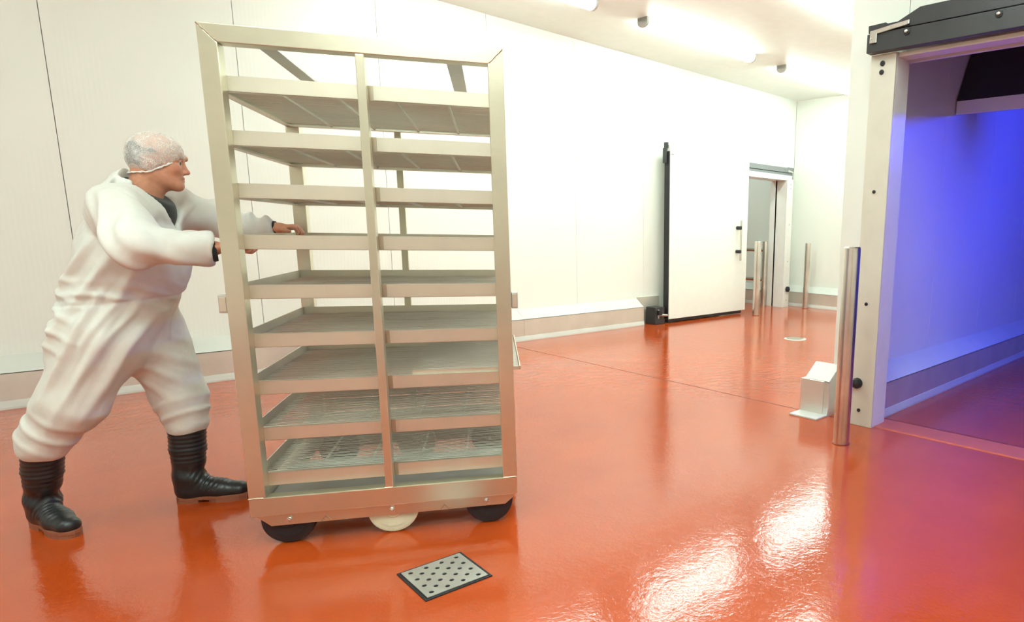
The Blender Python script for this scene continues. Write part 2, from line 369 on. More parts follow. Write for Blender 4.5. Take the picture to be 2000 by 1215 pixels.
# floor drain with perforated plate
dc = [(.964, 2.252), (1.208, 2.238), (1.183, 2.005), (.945, 2.017)]
cx_ = sum(p[0] for p in dc)/4; cy_ = sum(p[1] for p in dc)/4
DR = empty('floor_drain', (cx_, cy_, 0), rz=math.radians(-3.2), label='square perforated steel drain plate set in the wet red floor', cat='floor drain')
S = .115
fr_ = MB()
for a, b in (((-S-.008, -S-.008), (S+.008, -S)), ((-S-.008, S), (S+.008, S+.008)), ((-S-.008, -S), (-S, S)), ((S, -S), (S+.008, S))):
    fr_.box((*a, 0), (*b, .004))
fr_.build('frame', M['rubber'], DR)
def drain_plate():
    bm = bmesh.new(); n = 12; R_ = .0085
    holes = []
    # diagonal staggered holes: rows of 1,3,5,7,5,3,1 seen along the diagonal = square grid turned
    g = 4; st = .05
    pts = [(-.087+.058*i, -.087+.058*j) for i in range(4) for j in range(4)] + [(-.058+.058*i, -.058+.058*j) for i in range(3) for j in range(3)]
    # tessellate each cell of a fine grid around holes: use a triangulated fill
    outer = [bm.verts.new((x, y, .003)) for x, y in ((-S+.003, -S+.003), (S-.003, -S+.003), (S-.003, S-.003), (-S+.003, S-.003))]
    ed = [bm.edges.new((outer[i], outer[(i+1) % 4])) for i in range(4)]
    for (x, y) in pts:
        vs_ = [bm.verts.new((x+R_*math.cos(2*PI*k/n), y+R_*math.sin(2*PI*k/n), .003)) for k in range(n)]
        ed += [bm.edges.new((vs_[k], vs_[(k+1) % n])) for k in range(n)]
    res = bmesh.ops.triangle_fill(bm, edges=ed, use_beauty=True)
    bad = []
    for fc_ in bm.faces:
        c = fc_.calc_center_median()
        if any((c.x-x)**2+(c.y-y)**2 < (R_*.96)**2 for x, y in pts): bad.append(fc_)
    bmesh.ops.delete(bm, geom=bad, context='FACES_ONLY')
    r = bmesh.ops.extrude_face_region(bm, geom=list(bm.faces))
    for v in [v for v in r['geom'] if isinstance(v, bmesh.types.BMVert)]: v.co.z += .004
    bmesh.ops.recalc_face_normals(bm, faces=bm.faces)
    me = bpy.data.meshes.new('plate'); bm.to_mesh(me); bm.free()
    me.materials.append(M['steel_dark']); o = bpy.data.objects.new('plate', me); C.objects.link(o); o.parent = DR
drain_plate()
MB().box((-S+.001, -S+.001, .0003), (S-.001, S-.001, .001)).build('hole_shade_sheet', M['rubber'], DR)  # flat black sheet, paints the dark of the drain below the holes

# ------------------------------------------------------------------ ceiling lights
def light_fixture():
    t = empty('ceiling_light')
    MB().prism([(-.07, .10), (.07, .10), (.06, .055), (-.06, .055)], 0, 0, 1.86).build('housing', M['lampbody'], t, bevel=.004)
    n = 14
    poly = [(.066*math.cos(PI+PI*k/n), .052+.045*math.sin(PI+PI*k/n)) for k in range(n+1)]
    MB().prism(poly, 0, .03, 1.83).build('diffuser', M['tube'], t, smooth=True)
    capp = [(.072*math.cos(PI+PI*k/n), .056+.052*math.sin(PI+PI*k/n)) for k in range(n+1)] + [(.072, .1), (-.072, .1)]
    for a, b in ((0, .03), (1.83, 1.86)): MB().prism(capp, 0, a, b).build('end_cap', M['lampbody'], t, bevel=.003)
    for x in (.2, .6, 1.0, 1.35, 1.66): MB().box((x, -.076, .035), (x+.02, -.06, .065)).build('clip', M['steel_dark'], t)
    return t
spots = [((2.55, 5.2), 'lit ceiling tube light cut by the top edge of the picture'),
         ((5.05, 5.2), 'lit ceiling tube light above the far sliding door, second from the end wall'),
         ((7.55, 5.2), 'lit ceiling tube light nearest the end wall'),
         ((5.05, 3.45), 'lit ceiling tube light at the top of the picture beside the blue doorway wall'),
         ((2.55, 3.45), 'lit ceiling tube light over the middle of the room out of view'),
         ((7.55, 3.45), 'lit ceiling tube light hidden behind the doorway wall'),
         ((1.2, 1.5), 'unseen fill tube light added over the front of the room'),  # unseen, added for more light from the front
         ((-1.3, 1.5), 'unseen fill tube light added over the front left of the room'),  # unseen, added to light the left side from the front
         ((-1.0, .45), 'unseen fill tube light added just above the camera'),  # unseen, added for frontal rather than top light on the man
         ((-2.7, 3.45), 'unseen fill tube light added high on the left beyond the picture edge'),  # unseen, added to brighten the left wall and the man's back
         ((1.2, -.6), 'unseen fill tube light added behind the camera'),  # unseen, added as fill from behind the camera
         ((-1.6, -.6), 'unseen fill tube light added behind the camera to the left')]  # unseen, added as fill from the rear left
LF = light_fixture()
for i, ((x, y), lab) in enumerate(spots):
    o = LF if i == 0 else copy_tree(LF)
    o.location = (x, y, HC-.10); tag(o, lab, 'ceiling light', 'ceiling tube lights')
o = copy_tree(LF); o.location = (7.3, 7.5, HC-.10); tag(o, 'unseen fill tube light added in the room behind the far doorway', 'ceiling light', 'ceiling tube lights')  # unseen, added to brighten the far room

# ------------------------------------------------------------------ blue room
CU = empty('cooling_unit', (5.38, 0, 2.16), label='dark sloping cooling unit hung high in the blue lit room', cat='cooling unit')
MB().box((0, -.6, 0), (.03, PY0-.01, .10)).build('front_lip', M['frame_white'], CU, bevel=.004)
MB().prism([(.03, .0), (.12, .115), (.9, .32), (.9, 1.2), (.62, 1.2), (.0, .105), (.03, .10)], 1, -.6, PY0-.01).build('sloped_casing', M['dark_unit'], CU)
BLMP = empty('blue_lamp', (5.76, .9, 2.225), label='blue tube lamp fixed under the dark cooling unit', cat='lamp')
MB().cyl((0, -1.2, 0), (0, .2, 0), .02, 14).build('lit_tube', M['blue'], BLMP, smooth=True)
for y in (-1.24, .2): MB().box((-.025, y, -.025), (.025, y+.04, .03)).build('end_holder', M['lampbody'], BLMP, bevel=.004)

# ------------------------------------------------------------------ the wheeled rack
RYAW = -0.5569
RW, RD, ZT, ZB, ZL = .9953, 1.018, 1.912, .210, .134
RK = empty('rack_trolley', (.6664, 2.8344, 0), rz=RYAW, label='tall stainless steel rack trolley with nine wire shelves pushed by the man', cat='trolley')
PWD = .058; PD = .06
def rpost(u0, v0, sgn):
    # corner post with mitred head
    a, b = (u0, u0+PWD) if sgn > 0 else (u0+PWD, u0)
    poly = [(a, ZB), (a, ZT-.001), (b, ZT-.061), (b, ZB)]
    return MB().prism(poly, 1, v0, v0+PD).build('post', M['steel'], RK, bevel=.003)
rpost(0, 0, 1); rpost(RW-PWD, 0, -1); rpost(0, RD-PD, 1); rpost(RW-PWD, RD-PD, -1)
for v0 in (0, RD-PD):
    MB().prism([(.001, ZT), (RW-.001, ZT), (RW-PWD, ZT-.06), (PWD, ZT-.06)], 1, v0, v0+PD).build('top_beam', M['steel'], RK, bevel=.003)
for u0 in (.135, .782): MB().box((u0, PD, ZT-.034), (u0+.058, RD-PD, ZT-.024)).build('roof_bar', M['steel_dark'], RK, bevel=.001)
MB().box((.482, .0, ZB), (.512, .05, ZT-.061)).build('middle_post', M['steel'], RK, bevel=.003)
MB().box((.476, RD-.03, ZB), (.507, RD, ZT-.061)).build('middle_post', M['steel'], RK, bevel=.002)
# weld beads
def weld(pts, r=.0032):
    P = []
    for i in range(len(pts)-1):
        a, b = Vector(pts[i]), Vector(pts[i+1]); n = max(3, int((b-a).length/.006))
        P += [a+(b-a)*k/n+Vector((random.uniform(-1, 1), -random.random(), random.uniform(-1, 1)))*.001 for k in range(n)]
    MB().tube(P, [r*random.uniform(.7, 1.2) for _ in P], 6).build('weld_bead', M['weld'], RK, smooth=True)
weld([(.002, 0, ZT-.002), (PWD, 0, ZT-.06)]); weld([(RW-.002, 0, ZT-.002), (RW-PWD, 0, ZT-.06)])
weld([(0, 0, ZB), (PWD, 0, ZB)]); weld([(RW-PWD, 0, ZB), (RW, 0, ZB)]); weld([(.48, 0, ZB), (.516, 0, ZB)])
# base frame
for v0, v1 in ((0, .05), (RD-.05, RD)):
    MB().box((0, v0, ZL), (RW, v1, ZB)).build('base_channel', M['steel'], RK, bevel=.003)
for u0 in (0, RW-.05): MB().box((u0, .05, ZL), (u0+.05, RD-.05, ZB)).build('base_side', M['steel'], RK, bevel=.003)
sk = [(.01, ZL), (.03, .114), (.062, .085), (RW-.052, .086), (RW-.02, .112), (RW-.008, ZL)]
for v0, v1 in ((.019, .025), (RD-.025, RD-.019)):
    s_ = MB().prism(sk, 1, v0, v1).build('wheel_skirt', M['steel'], RK)
    for u in (.255, .70):
        mb = MB(); s = -1 if v0 < .1 else 1
        vv = v0 if s < 0 else v1
        mb.prism([(u-.02, .088), (u, .112), (u+.02, .088), (u+.014, .088), (u, .104), (u-.014, .088)], 1, vv, vv+s*.003)
        mb.build('gusset_mark', M['weld'], s_)
    for u in (.129, .498, .866):
        s = -1 if v0 < .1 else 1
        vv = v0 if s < 0 else v1
        b = MB().lathe([(.0095, 0), (.0095, .008), (.007, .010)], (u, vv, .111), (0, s, 0), 6).build('axle_bolt', M['bolt'], s_)
        MB().lathe([(.005, .01), (.005, .017), (.003, .018)], (u, vv, .111), (0, s, 0), 12).build('bolt_end', M['bolt'], RK)
MB().prism([(.05, .185), (.30, .185), (.30, .19), (.05, .19)], 0, .052, RW-.052).build('front_pan', M['steel_dark'], RK)
MB().box((.05, .46, .15), (RW-.05, .56, .16)).build('cross_member', M['steel_dark'], RK)
def wheel(u, v, white):
    R_, hw = .098, .022
    wl = MB().lathe([(.06, -hw*.75), (R_-.012, -hw), (R_-.003, -hw*.8), (R_, -hw*.3), (R_, hw*.3), (R_-.003, hw*.8), (R_-.012, hw), (.06, hw*.75)], (u, v, R_), (0, 1, 0), 40).build('wheel', M['white_wheel' if white else 'tyre'], RK, smooth=True)
    MB().lathe([(.07, -hw*.98), (.068, -hw*.8), (.04, -hw*.7), (.03, -hw*1.15), (.014, -hw*1.2), (.014, hw*1.2), (.03, hw*1.15), (.04, hw*.7), (.068, hw*.8), (.07, hw*.98)], (u, v, R_), (0, 1, 0), 32).build('hub', M['white_wheel' if white else 'rubber'], wl, smooth=True)
    MB().cyl((u, v-.04, R_), (u, v+.04, R_), .008, 12).build('axle', M['bolt'], wl)
    return wl
for v in (.056, RD-.056):
    for u, wt in ((.117, False), (.499, True), (.878, False)): wheel(u, v, wt)
# lugs on the posts
for u0, u1 in ((-.03, -.001), (RW+.001, RW+.026)):
    lg = MB().box((u0, .012, .925), (u1, .05, .99)).build('catch_lug', M['steel_dark'], RK, bevel=.002)
    MB().box((u0+.004, .0085, .931), (u1-.004, .012, .984)).build('lug_plate', M['rail'], lg, bevel=.001)

# shelves: one level built, eight copies
SH0, DSH, RH = 1.7571, .18338, .0531
VF, VR = .0605, RD-.0605
def shelf():
    fr = MB()
    # side rails (L section) and rear rail
    for u0, u1, ui in ((.006, .010, .034), (RW-.010, RW-.006, RW-.034)):
        fr.box((min(u0, u1), VF, -RH), (max(u0, u1), VR, 0))
        fr.box((min(u0, ui), VF, -RH), (max(u1, ui), VR, -RH+.004))
    fr.box((.006, VR-.004, -RH), (RW-.006, VR, 0)); fr.box((.006, VR-.03, -RH), (RW-.006, VR, -RH+.004))
    sh = fr.build('shelf', M['rail'], RK)
    for a, b in ((.036, .478), (.526, .960)):
        mb = MB().box((a, VF, -RH), (b, VF+.004, 0)).box((a, VF, -RH), (b, VF+.03, -RH+.004)).box((a, VF, -.004), (b, VF+.012, 0))
        mb.build('front_rail', M['rail'], sh, bevel=.0012)
    MB().box((.478, VF+.006, -RH), (.526, VF+.010, 0)).build('slit_shade_plate', M['weld'], sh)  # added plate, its dark tone paints the shaded gap between the rails
    g = MB(); n = 46; zw = -.037
    for i in range(n):
        v = VF+.012+(VR-VF-.024)*i/(n-1)+random.uniform(-.0012, .0012)
        u0, u1 = .012, RW-.012
        for k in range(1): g.cyl((u0, v, zw+random.uniform(-.0008, .0008)), (u1, v, zw+random.uniform(-.0008, .0008)), .0025, 6, cap=False)
    gr = g.build('wire_grid', M['wire'], sh, smooth=True); gr['kind'] = 'stuff'
    for u in (.205, .395, .595, .785):
        MB().box((u-.004, VF+.006, -.047), (u+.004, VR-.006, -.0405)).build('support_bar', M['steel_dark'] if False else M['wire'], sh)
    return sh
SHF = shelf(); SHF.location.z = SH0
for i in range(1, 9):
    c = copy_tree(SHF, RK); c.location.z = SH0-i*DSH
# loose tray pushed out of the right side on the seventh level
tz = SH0-6*DSH
tr = MB().box((.60, .075, tz+.001), (1.026, .079, tz+.016)).box((.60, .93, tz+.001), (1.026, .934, tz+.016)).box((1.022, .075, tz+.001), (1.026, .934, tz+.016)).build('slide_tray', M['rail'], RK)
g = MB()
for i in range(44): g.cyl((.60, .09+.0195*i, tz+.004), (1.022, .09+.0195*i, tz+.004), .0028, 6, cap=False)
gg = g.build('tray_wires', M['wire'], tr, smooth=True); gg['kind'] = 'stuff'

# ------------------------------------------------------------------ the man (implicit surfaces meshed with surface nets)
class Field:
    def __init__(s, xs, ys, zs):
        s.ax = [np.asarray(a, np.float32) for a in (xs, ys, zs)]
        s.V = np.full([len(a) for a in s.ax], 1.0, np.float32)
    def sub(s, lo, hi):
        sl = []
        for a, l, h in zip(s.ax, lo, hi):
            i0, i1 = np.searchsorted(a, l), np.searchsorted(a, h); sl.append(slice(max(0, i0-1), min(len(a), i1+1)))
        return tuple(sl)
    def grid(s, sl):
        return np.meshgrid(s.ax[0][sl[0]], s.ax[1][sl[1]], s.ax[2][sl[2]], indexing='ij', sparse=True)
    def add(s, fn, lo, hi, k=.02, mode='u'):
        sl = s.sub(lo, hi)
        if min(x.stop-x.start for x in sl) <= 0: return
        d = fn(*s.grid(sl)).astype(np.float32); a = s.V[sl]
        if mode == 'u':
            h = np.clip(.5+.5*(a-d)/k, 0, 1); s.V[sl] = a*(1-h)+d*h-k*h*(1-h)
        else:   # smooth subtraction
            d = -d; h = np.clip(.5-.5*(a-d)/k, 0, 1); s.V[sl] = a*(1-h)+d*h+k*h*(1-h)
    def seg(s, a, b, ra, rb, lat=(0, 1, 0), k=.02, flat=False, mode='u', T=None):
        a = np.array(a, float); b = np.array(b, float)
        ra = (ra, ra) if np.isscalar(ra) else ra; rb = (rb, rb) if np.isscalar(rb) else rb
        if T is not None:
            a, b = T(a), T(b); lat = T(np.array(lat, float))-T(np.zeros(3))
            if T is HT: ra = tuple(v*HS for v in ra); rb = tuple(v*HS for v in rb)
        wv = b-a; L = np.linalg.norm(wv); wv = wv/max(L, 1e-6)
        lat = np.array(lat, float); lat = lat-wv*(lat@wv); lat /= np.linalg.norm(lat); sg = np.cross(wv, lat)
        def fn(X, Y, Z):
            dx, dy, dz = X-a[0], Y-a[1], Z-a[2]
            t = dx*wv[0]+dy*wv[1]+dz*wv[2]; l = dx*lat[0]+dy*lat[1]+dz*lat[2]; q = dx*sg[0]+dy*sg[1]+dz*sg[2]
            tc = np.clip(t, 0, L); u = tc/max(L, 1e-6)
            rl = ra[0]*(1-u)+rb[0]*u; rs = ra[1]*(1-u)+rb[1]*u; m = np.minimum(rl, rs); e = t-tc
            if flat:
                cy = (np.sqrt((l/rl)**2+(q/rs)**2)-1)*m; return np.maximum(cy, np.maximum(t-L, -t))
            re = (rl+rs)*.5
            return (np.sqrt((l/rl)**2+(q/rs)**2+(e/re)**2)-1)*m
        R_ = max(*ra, *rb)+k+.03
        s.add(fn, np.minimum(a, b)-R_, np.maximum(a, b)+R_, k, mode)
    def ell(s, c, r, k=.02, mode='u', T=None, ang=0.):
        c = np.array(c, float); r = np.array(r, float)
        if T is None: ex, ey, ez = np.eye(3)
        else:
            o = T(np.zeros(3)); ex, ey, ez = (T(e)-o for e in np.eye(3)); c = T(c); ex, ey, ez = ex/HS, ey/HS, ez/HS; r = r*HS
        if ang:
            ex, ez = ex*math.cos(ang)+ez*math.sin(ang), ez*math.cos(ang)-ex*math.sin(ang)
        def fn(X, Y, Z):
            dx, dy, dz = X-c[0], Y-c[1], Z-c[2]
            A = dx*ex[0]+dy*ex[1]+dz*ex[2]; B_ = dx*ey[0]+dy*ey[1]+dz*ey[2]; Cc = dx*ez[0]+dy*ez[1]+dz*ez[2]
            return (np.sqrt((A/r[0])**2+(B_/r[1])**2+(Cc/r[2])**2)-1)*r.min()
        R_ = r.max()+k+.02
        s.add(fn, c-R_, c+R_, k, mode)
    def mesh(s):
        V = s.V; neg = V < 0
        nx, ny, nz = V.shape
        cnt = np.zeros((nx-1, ny-1, nz-1), np.int8)
        for i in (0, 1):
            for j in (0, 1):
                for k in (0, 1): cnt += neg[i:nx-1+i, j:ny-1+j, k:nz-1+k]
        act = np.argwhere((cnt > 0) & (cnt < 8))
        idx = -np.ones(cnt.shape, np.int32); idx[tuple(act.T)] = np.arange(len(act))
        P = np.zeros((len(act), 3)); W = np.zeros(len(act))
        cor = [(i, j, k) for i in (0, 1) for j in (0, 1) for k in (0, 1)]
        for a in cor:
            for b in cor:
                if sum(abs(p-q) for p, q in zip(a, b)) == 1 and a < b:
                    ia = act+a; ib = act+b
                    va = V[tuple(ia.T)]; vb = V[tuple(ib.T)]
                    m = (va < 0) != (vb < 0)
                    t = np.where(m, va/np.where(m, va-vb, 1), 0)
                    for d in range(3):
                        pa = s.ax[d][ia[:, d]]; pb = s.ax[d][ib[:, d]]
                        P[:, d] += m*(pa+(pb-pa)*t)
                    W += m
        P /= W[:, None]
        F = []
        for d in range(3):
            A = neg.take(range(0, V.shape[d]-1), axis=d); Bq = neg.take(range(1, V.shape[d]), axis=d)
            e = np.argwhere(A != Bq)
            o1, o2 = [(1, 2), (2, 0), (0, 1)][d]
            ok = (e[:, o1] > 0) & (e[:, o2] > 0) & (e[:, o1] < V.shape[o1]-1) & (e[:, o2] < V.shape[o2]-1); e = e[ok]
            q = []
            for (p, r) in ((0, 0), (1, 0), (1, 1), (0, 1)):
                c = e.copy(); c[:, o1] -= 1-p; c[:, o2] -= 1-r; q.append(idx[tuple(c.T)])
            q = np.stack(q, 1); ins = neg[tuple(e.T)]
            q[~ins] = q[~ins][:, ::-1]
            F.append(q)
        return P, np.concatenate(F)
def relax(P, F, n, lam=.5):
    for _ in range(n):
        S = np.zeros_like(P); W = np.zeros(len(P))
        for k in range(4):
            np.add.at(S, F[:, k], P[F[:, (k+1) % 4]]); np.add.at(W, F[:, k], 1)
            np.add.at(S, F[:, (k+1) % 4], P[F[:, k]]); np.add.at(W, F[:, (k+1) % 4], 1)
        P = P+lam*(S/W[:, None]-P)
    return P
def normals(P, F):
    fn = np.cross(P[F[:, 2]]-P[F[:, 0]], P[F[:, 3]]-P[F[:, 1]]); Nn = np.zeros_like(P)
    for k in range(4): np.add.at(Nn, F[:, k], fn)
    return Nn/np.maximum(np.linalg.norm(Nn, axis=1), 1e-9)[:, None]
def to_obj(name, P, F, mat, parent, col=None):
    me = bpy.data.meshes.new(name); me.from_pydata(P.tolist(), [], F.tolist()); me.update()
    me.materials.append(mat); me.polygons.foreach_set('use_smooth', np.ones(len(F), bool))
    if col is not None:
        at_ = me.color_attributes.new('tone', 'FLOAT_COLOR', 'POINT')
        at_.data.foreach_set('color', np.concatenate([col, np.ones((len(col), 1))], 1).astype(np.float32).ravel())
    o = bpy.data.objects.new(name, me); C.objects.link(o); o.parent = parent; return o
def rngs(*parts):
    out = []
    for a, b, st in parts: out.append(np.arange(a, b-1e-6, st))
    return np.concatenate(out+[[parts[-1][1]]])

MAN = empty('person', (.41, 3.58, 0), rz=RYAW, label='man in white coverall, hair net and black rubber boots pushing the steel rack', cat='person')
# joints in the man's own frame: x forward, y to his left, z up
HCN = np.array([.254, 0.0, 1.488]); HYAW = .36
ch, sh_ = math.cos(HYAW), math.sin(HYAW)
HS = .90
def HT(p): p = np.asarray(p, float)*HS; return np.array([HCN[0]+p[0]*ch-p[1]*sh_, HCN[1]+p[0]*sh_+p[1]*ch, HCN[2]+p[2]])
def Hinv(P):
    d = P-HCN; return np.stack([d[:, 0]*ch+d[:, 1]*sh_, -d[:, 0]*sh_+d[:, 1]*ch, d[:, 2]], 1)/HS
SHR, ELR, WRR = (.188, -.185, 1.288), (.290, -.355, 1.166), (.515, -.275, 1.152)
SHL, ELL, WRL = (.240, .185, 1.310), (.385, .290, 1.242), (.592, .287, 1.226)
HIPR, KNR, BTR = (.035, -.105, .80), (-.085, -.115, .535), (-.205, -.10, .385)
HIPL, KNL, BTL = (.115, .10, .79), (.185, .12, .49), (.197, .12, .385)

def head_prims(F, off=0., skull_only=False):
    F.ell((-.004, 0, .034), (.090+off, .075+off, .084+off), k=.02, T=HT)
    F.ell((-.035, 0, .000), (.058+off, .066+off, .070+off), k=.03, T=HT)
    F.ell((.042, 0, .035), (.046+off, .062+off, .055+off), k=.03, T=HT)
    if skull_only: return
    F.ell((.040, 0, -.048), (.052, .055, .074), k=.03, T=HT)
    for s in (-1, 1):
        F.seg((-.012, s*.052, -.055), (.066, s*.018, -.104), (.017, .02), (.017, .016), k=.025, T=HT)
        F.ell((.056, s*.042, -.030), (.024, .02, .022), k=.02, T=HT)
    F.seg((.070, -.012, -.106), (.070, .012, -.106), .0185, .0185, k=.015, T=HT)
    F.seg((.070, -.036, .020), (.070, .036, .020), .018, .018, k=.014, T=HT)
    for s in (-1, 1): F.ell((.094, s*.034, -.004), (.016, .019, .012), k=.012, mode='s', T=HT)
    for s in (-1, 1): F.seg((.0765, s*.043, .003), (.083, s*.022, .003), .007, .007, k=.004, T=HT)
    for s in (-1, 1): F.seg((.076, s*.042, -.013), (.083, s*.022, -.013), .006, .006, k=.005, T=HT)
    F.seg((.086, 0, .010), (.104, 0, -.040), (.009, .010), (.0105, .012), k=.012, T=HT)
    F.ell((.107, 0, -.045), (.0105, .011, .009), k=.008, T=HT)
    for s in (-1, 1): F.ell((.094, s*.013, -.048), (.012, .008, .0085), k=.006, T=HT)
    F.seg((.083, -.019, -.0705), (.083, .019, -.0705), .0075, .0075, k=.008, T=HT)
    F.ell((.0885, 0, -.0715), (.008, .018, .006), k=.006, T=HT)
    F.ell((.0865, 0, -.0835), (.0085, .017, .007), k=.006, T=HT)
    F.seg((.099, -.022, -.0775), (.099, .022, -.0775), .0055, .0055, k=.004, mode='s', T=HT)
    for s in (-1, 1):
        F.ell((-.030, s*.078, -.004), (.019, .008, .032), k=.006, T=HT, ang=-.2)
        F.ell((-.026, s*.086, -.002), (.009, .006, .018), k=.005, mode='s', T=HT, ang=-.2)
def hand(F, wr, kn, side, tips, thumb, pr=.014):
    wr = np.array(wr); kn = np.array(kn); lat = np.array([0, 1, 0.])
    F.seg(wr-(kn-wr)*.25, wr, (.029, .021), (.028, .019), lat=lat, k=.015)
    F.seg(wr, kn, (.030, .018), (.041, .0135), lat=lat, k=.015)
    for i, (off, ln, r) in enumerate(((-.031, .92, .0085), (-.0105, 1.0, .009), (.0105, .95, .0088), (.030, .76, .0078))):
        o = off*side
        p = kn+lat*o
        pts = [p-(kn-wr)*.15]+[np.array([kn[0]+(t[0]-kn[0])*ln, kn[1]+o*1.05+t[1], kn[2]+(t[2]-kn[2])*ln]) for t in tips]
        for a, b, ra, rb in zip(pts[:-1], pts[1:], (1.08, 1.0, .93), (1.0, .93, .8)):
            F.seg(a, b, r*ra, r*rb, k=.0035)
    for a, b, ra, rb in zip(thumb[:-1], thumb[1:], (.0125, .0105), (.0105, .0085)): F.seg(a, b, ra, rb, k=.006)

def build_body():
    xs_ = rngs((-.40, .13, .016), (.13, .40, .0034), (.40, .49, .008), (.49, .70, .004))
    ys_ = rngs((-.45, -.34, .014), (-.34, -.21, .004), (-.21, -.105, .008), (-.105, .125, .0034), (.125, .225, .008), (.225, .355, .004))
    zs_ = rngs((.02, 1.12, .016), (1.12, 1.275, .004), (1.275, 1.35, .008), (1.35, 1.635, .0034))
    F = Field(xs_, ys_, zs_)
    F.seg((.06, 0, .82), (.13, 0, 1.05), (.13, .10), (.13, .10), k=.04)
    F.seg((.13, 0, 1.05), (.175, 0, 1.25), (.13, .09), (.13, .07), k=.04)
    F.seg((.17, -.18, 1.27), (.20, .18, 1.27), .04, .04, k=.03)
    for a, b, ra, rb in ((SHR, ELR, .048, .038), (ELR, (.43, -.305, 1.155), .038, .03), ((.43, -.305, 1.155), WRR, .03, .026),
                         (SHL, ELL, .048, .038), (ELL, (.50, .288, 1.23), .038, .03), ((.50, .288, 1.23), WRL, .03, .026),
                         (HIPR, KNR, .075, .052), (KNR, (-.215, -.09, .33), .045, .035), ((-.215, -.09, .33), (-.27, -.05, .10), .035, .025),
                         (HIPL, KNL, .075, .052), (KNL, (.198, .12, .33), .045, .035), ((.198, .12, .33), (.19, .112, .10), .035, .025)):
        F.seg(a, b, ra, rb, k=.03)
    # neck
    F.seg((.175, .0, 1.29), HT((-.022, 0, -.05)), (.064, .060), (.060, .060), k=.025)
    head_prims(F)
    # right hand: palm against the outside of the rail, fingers over it
    hand(F, WRR, (.592, -.272, 1.160), 1, [(.616, 0, 1.142), (.642, 0, 1.139), (.656, 0, 1.148)],
         [np.array((.540, -.250, 1.165)), np.array((.575, -.232, 1.182)), np.array((.602, -.228, 1.192))])
    # left hand lying over the rail
    hand(F, WRL, (.648, .288, 1.234), -1, [(.672, 0, 1.226), (.684, 0, 1.204), (.680, 0, 1.186)],
         [np.array((.605, .262, 1.222)), np.array((.628, .240, 1.219)), np.array((.648, .232, 1.214))])
    P, Q = F.mesh(); P = relax(P, Q, 1, .4)
    # true colouring of the skin: lips, brows, ears, nose
    h = Hinv(P); col = np.tile(np.array([.62, .285, .175]), (len(P), 1))
    def blend(m, c):
        nonlocal col
        m = np.clip(m, 0, 1)[:, None]; col = col*(1-m)+np.array(c)*m
    g = lambda c, r: np.exp(-(((h-np.array(c))/np.array(r))**2).sum(1))
    blend(np.clip((h[:, 2]-.01)/.04, 0, 1)*(h[:, 2] < .3), (.66, .36, .24))
    for s in (-1, 1):
        blend(.55*g((.06, s*.045, -.035), (.03, .03, .025)), (.62, .20, .12))
        blend(.7*g((-.03, s*.08, -.004), (.02, .015, .032)), (.66, .22, .16))
        blend(.85*g((.082, s*.034, .017), (.02, .022, .0045)), (.16, .09, .06))
    blend(.6*g((.108, 0, -.044), (.015, .016, .014)), (.62, .19, .12))
    blend(.75*g((.088, 0, -.077), (.012, .022, .010)), (.46, .13, .10))
    blend(.35*g((.06, 0, -.10), (.05, .05, .03)), (.45, .22, .15))
    jit = 1+.05*np.sin(P[:, 0]*190+np.sin(P[:, 2]*150)*2)*np.sin(P[:, 1]*170+P[:, 2]*130)
    return to_obj('body', P, Q, M['skin'], MAN, col*jit[:, None])

def skin_mat():
    m, nt, bs = new_mat('skin')
    a = N(nt, 'ShaderNodeAttribute', attribute_name='tone'); nt.links.new(a.outputs['Color'], bs.inputs['Base Color'])
    bs.inputs['Roughness'].default_value = .48; bs.inputs['Subsurface Weight'].default_value = .15
    bs.inputs['Subsurface Radius'].default_value = (.012, .005, .003)
    nz = N(nt, 'ShaderNodeTexNoise', Scale=420.0, Detail=2.0); nt.links.new(pos_node(nt), nz.inputs['Vector']); bump(nt, bs, nz.outputs[0], .15, .0008)
    return m
M['skin'] = skin_mat()
def cloth(name, col, rough=.85):
    m, nt, bs = new_mat(name)
    v = pos_node(nt)
    nz = N(nt, 'ShaderNodeTexNoise', Scale=26.0, Detail=5.0, Roughness=.6); nt.links.new(v, nz.inputs['Vector'])
    nt.links.new(ramp(nt, nz.outputs[0], [(.3, tuple(c*.93 for c in col)), (.7, col)]), bs.inputs['Base Color'])
    bs.inputs['Roughness'].default_value = rough
    bs.inputs['Sheen Weight'].default_value = .12
    bump(nt, bs, nz.outputs[0], .25, .004)
    return m
M['cotton'] = cloth('white_cotton', (.735, .735, .675))
M['tee'] = cloth('black_cotton', (.018, .020, .020))
M['boot'] = plain('black_boot_rubber', (.016, .017, .018), .36, noise=.2)
M['sole'] = plain('tan_boot_sole', (.30, .10, .05), .6)
M['hair'] = plain('grey_hair', (.05, .047, .045), .6, noise=.5, nscale=160)
M['eye'] = plain('eye_white', (.42, .36, .32), .15, noise=.01); M['iris'] = plain('dark_iris', (.03, .02, .015), .1)
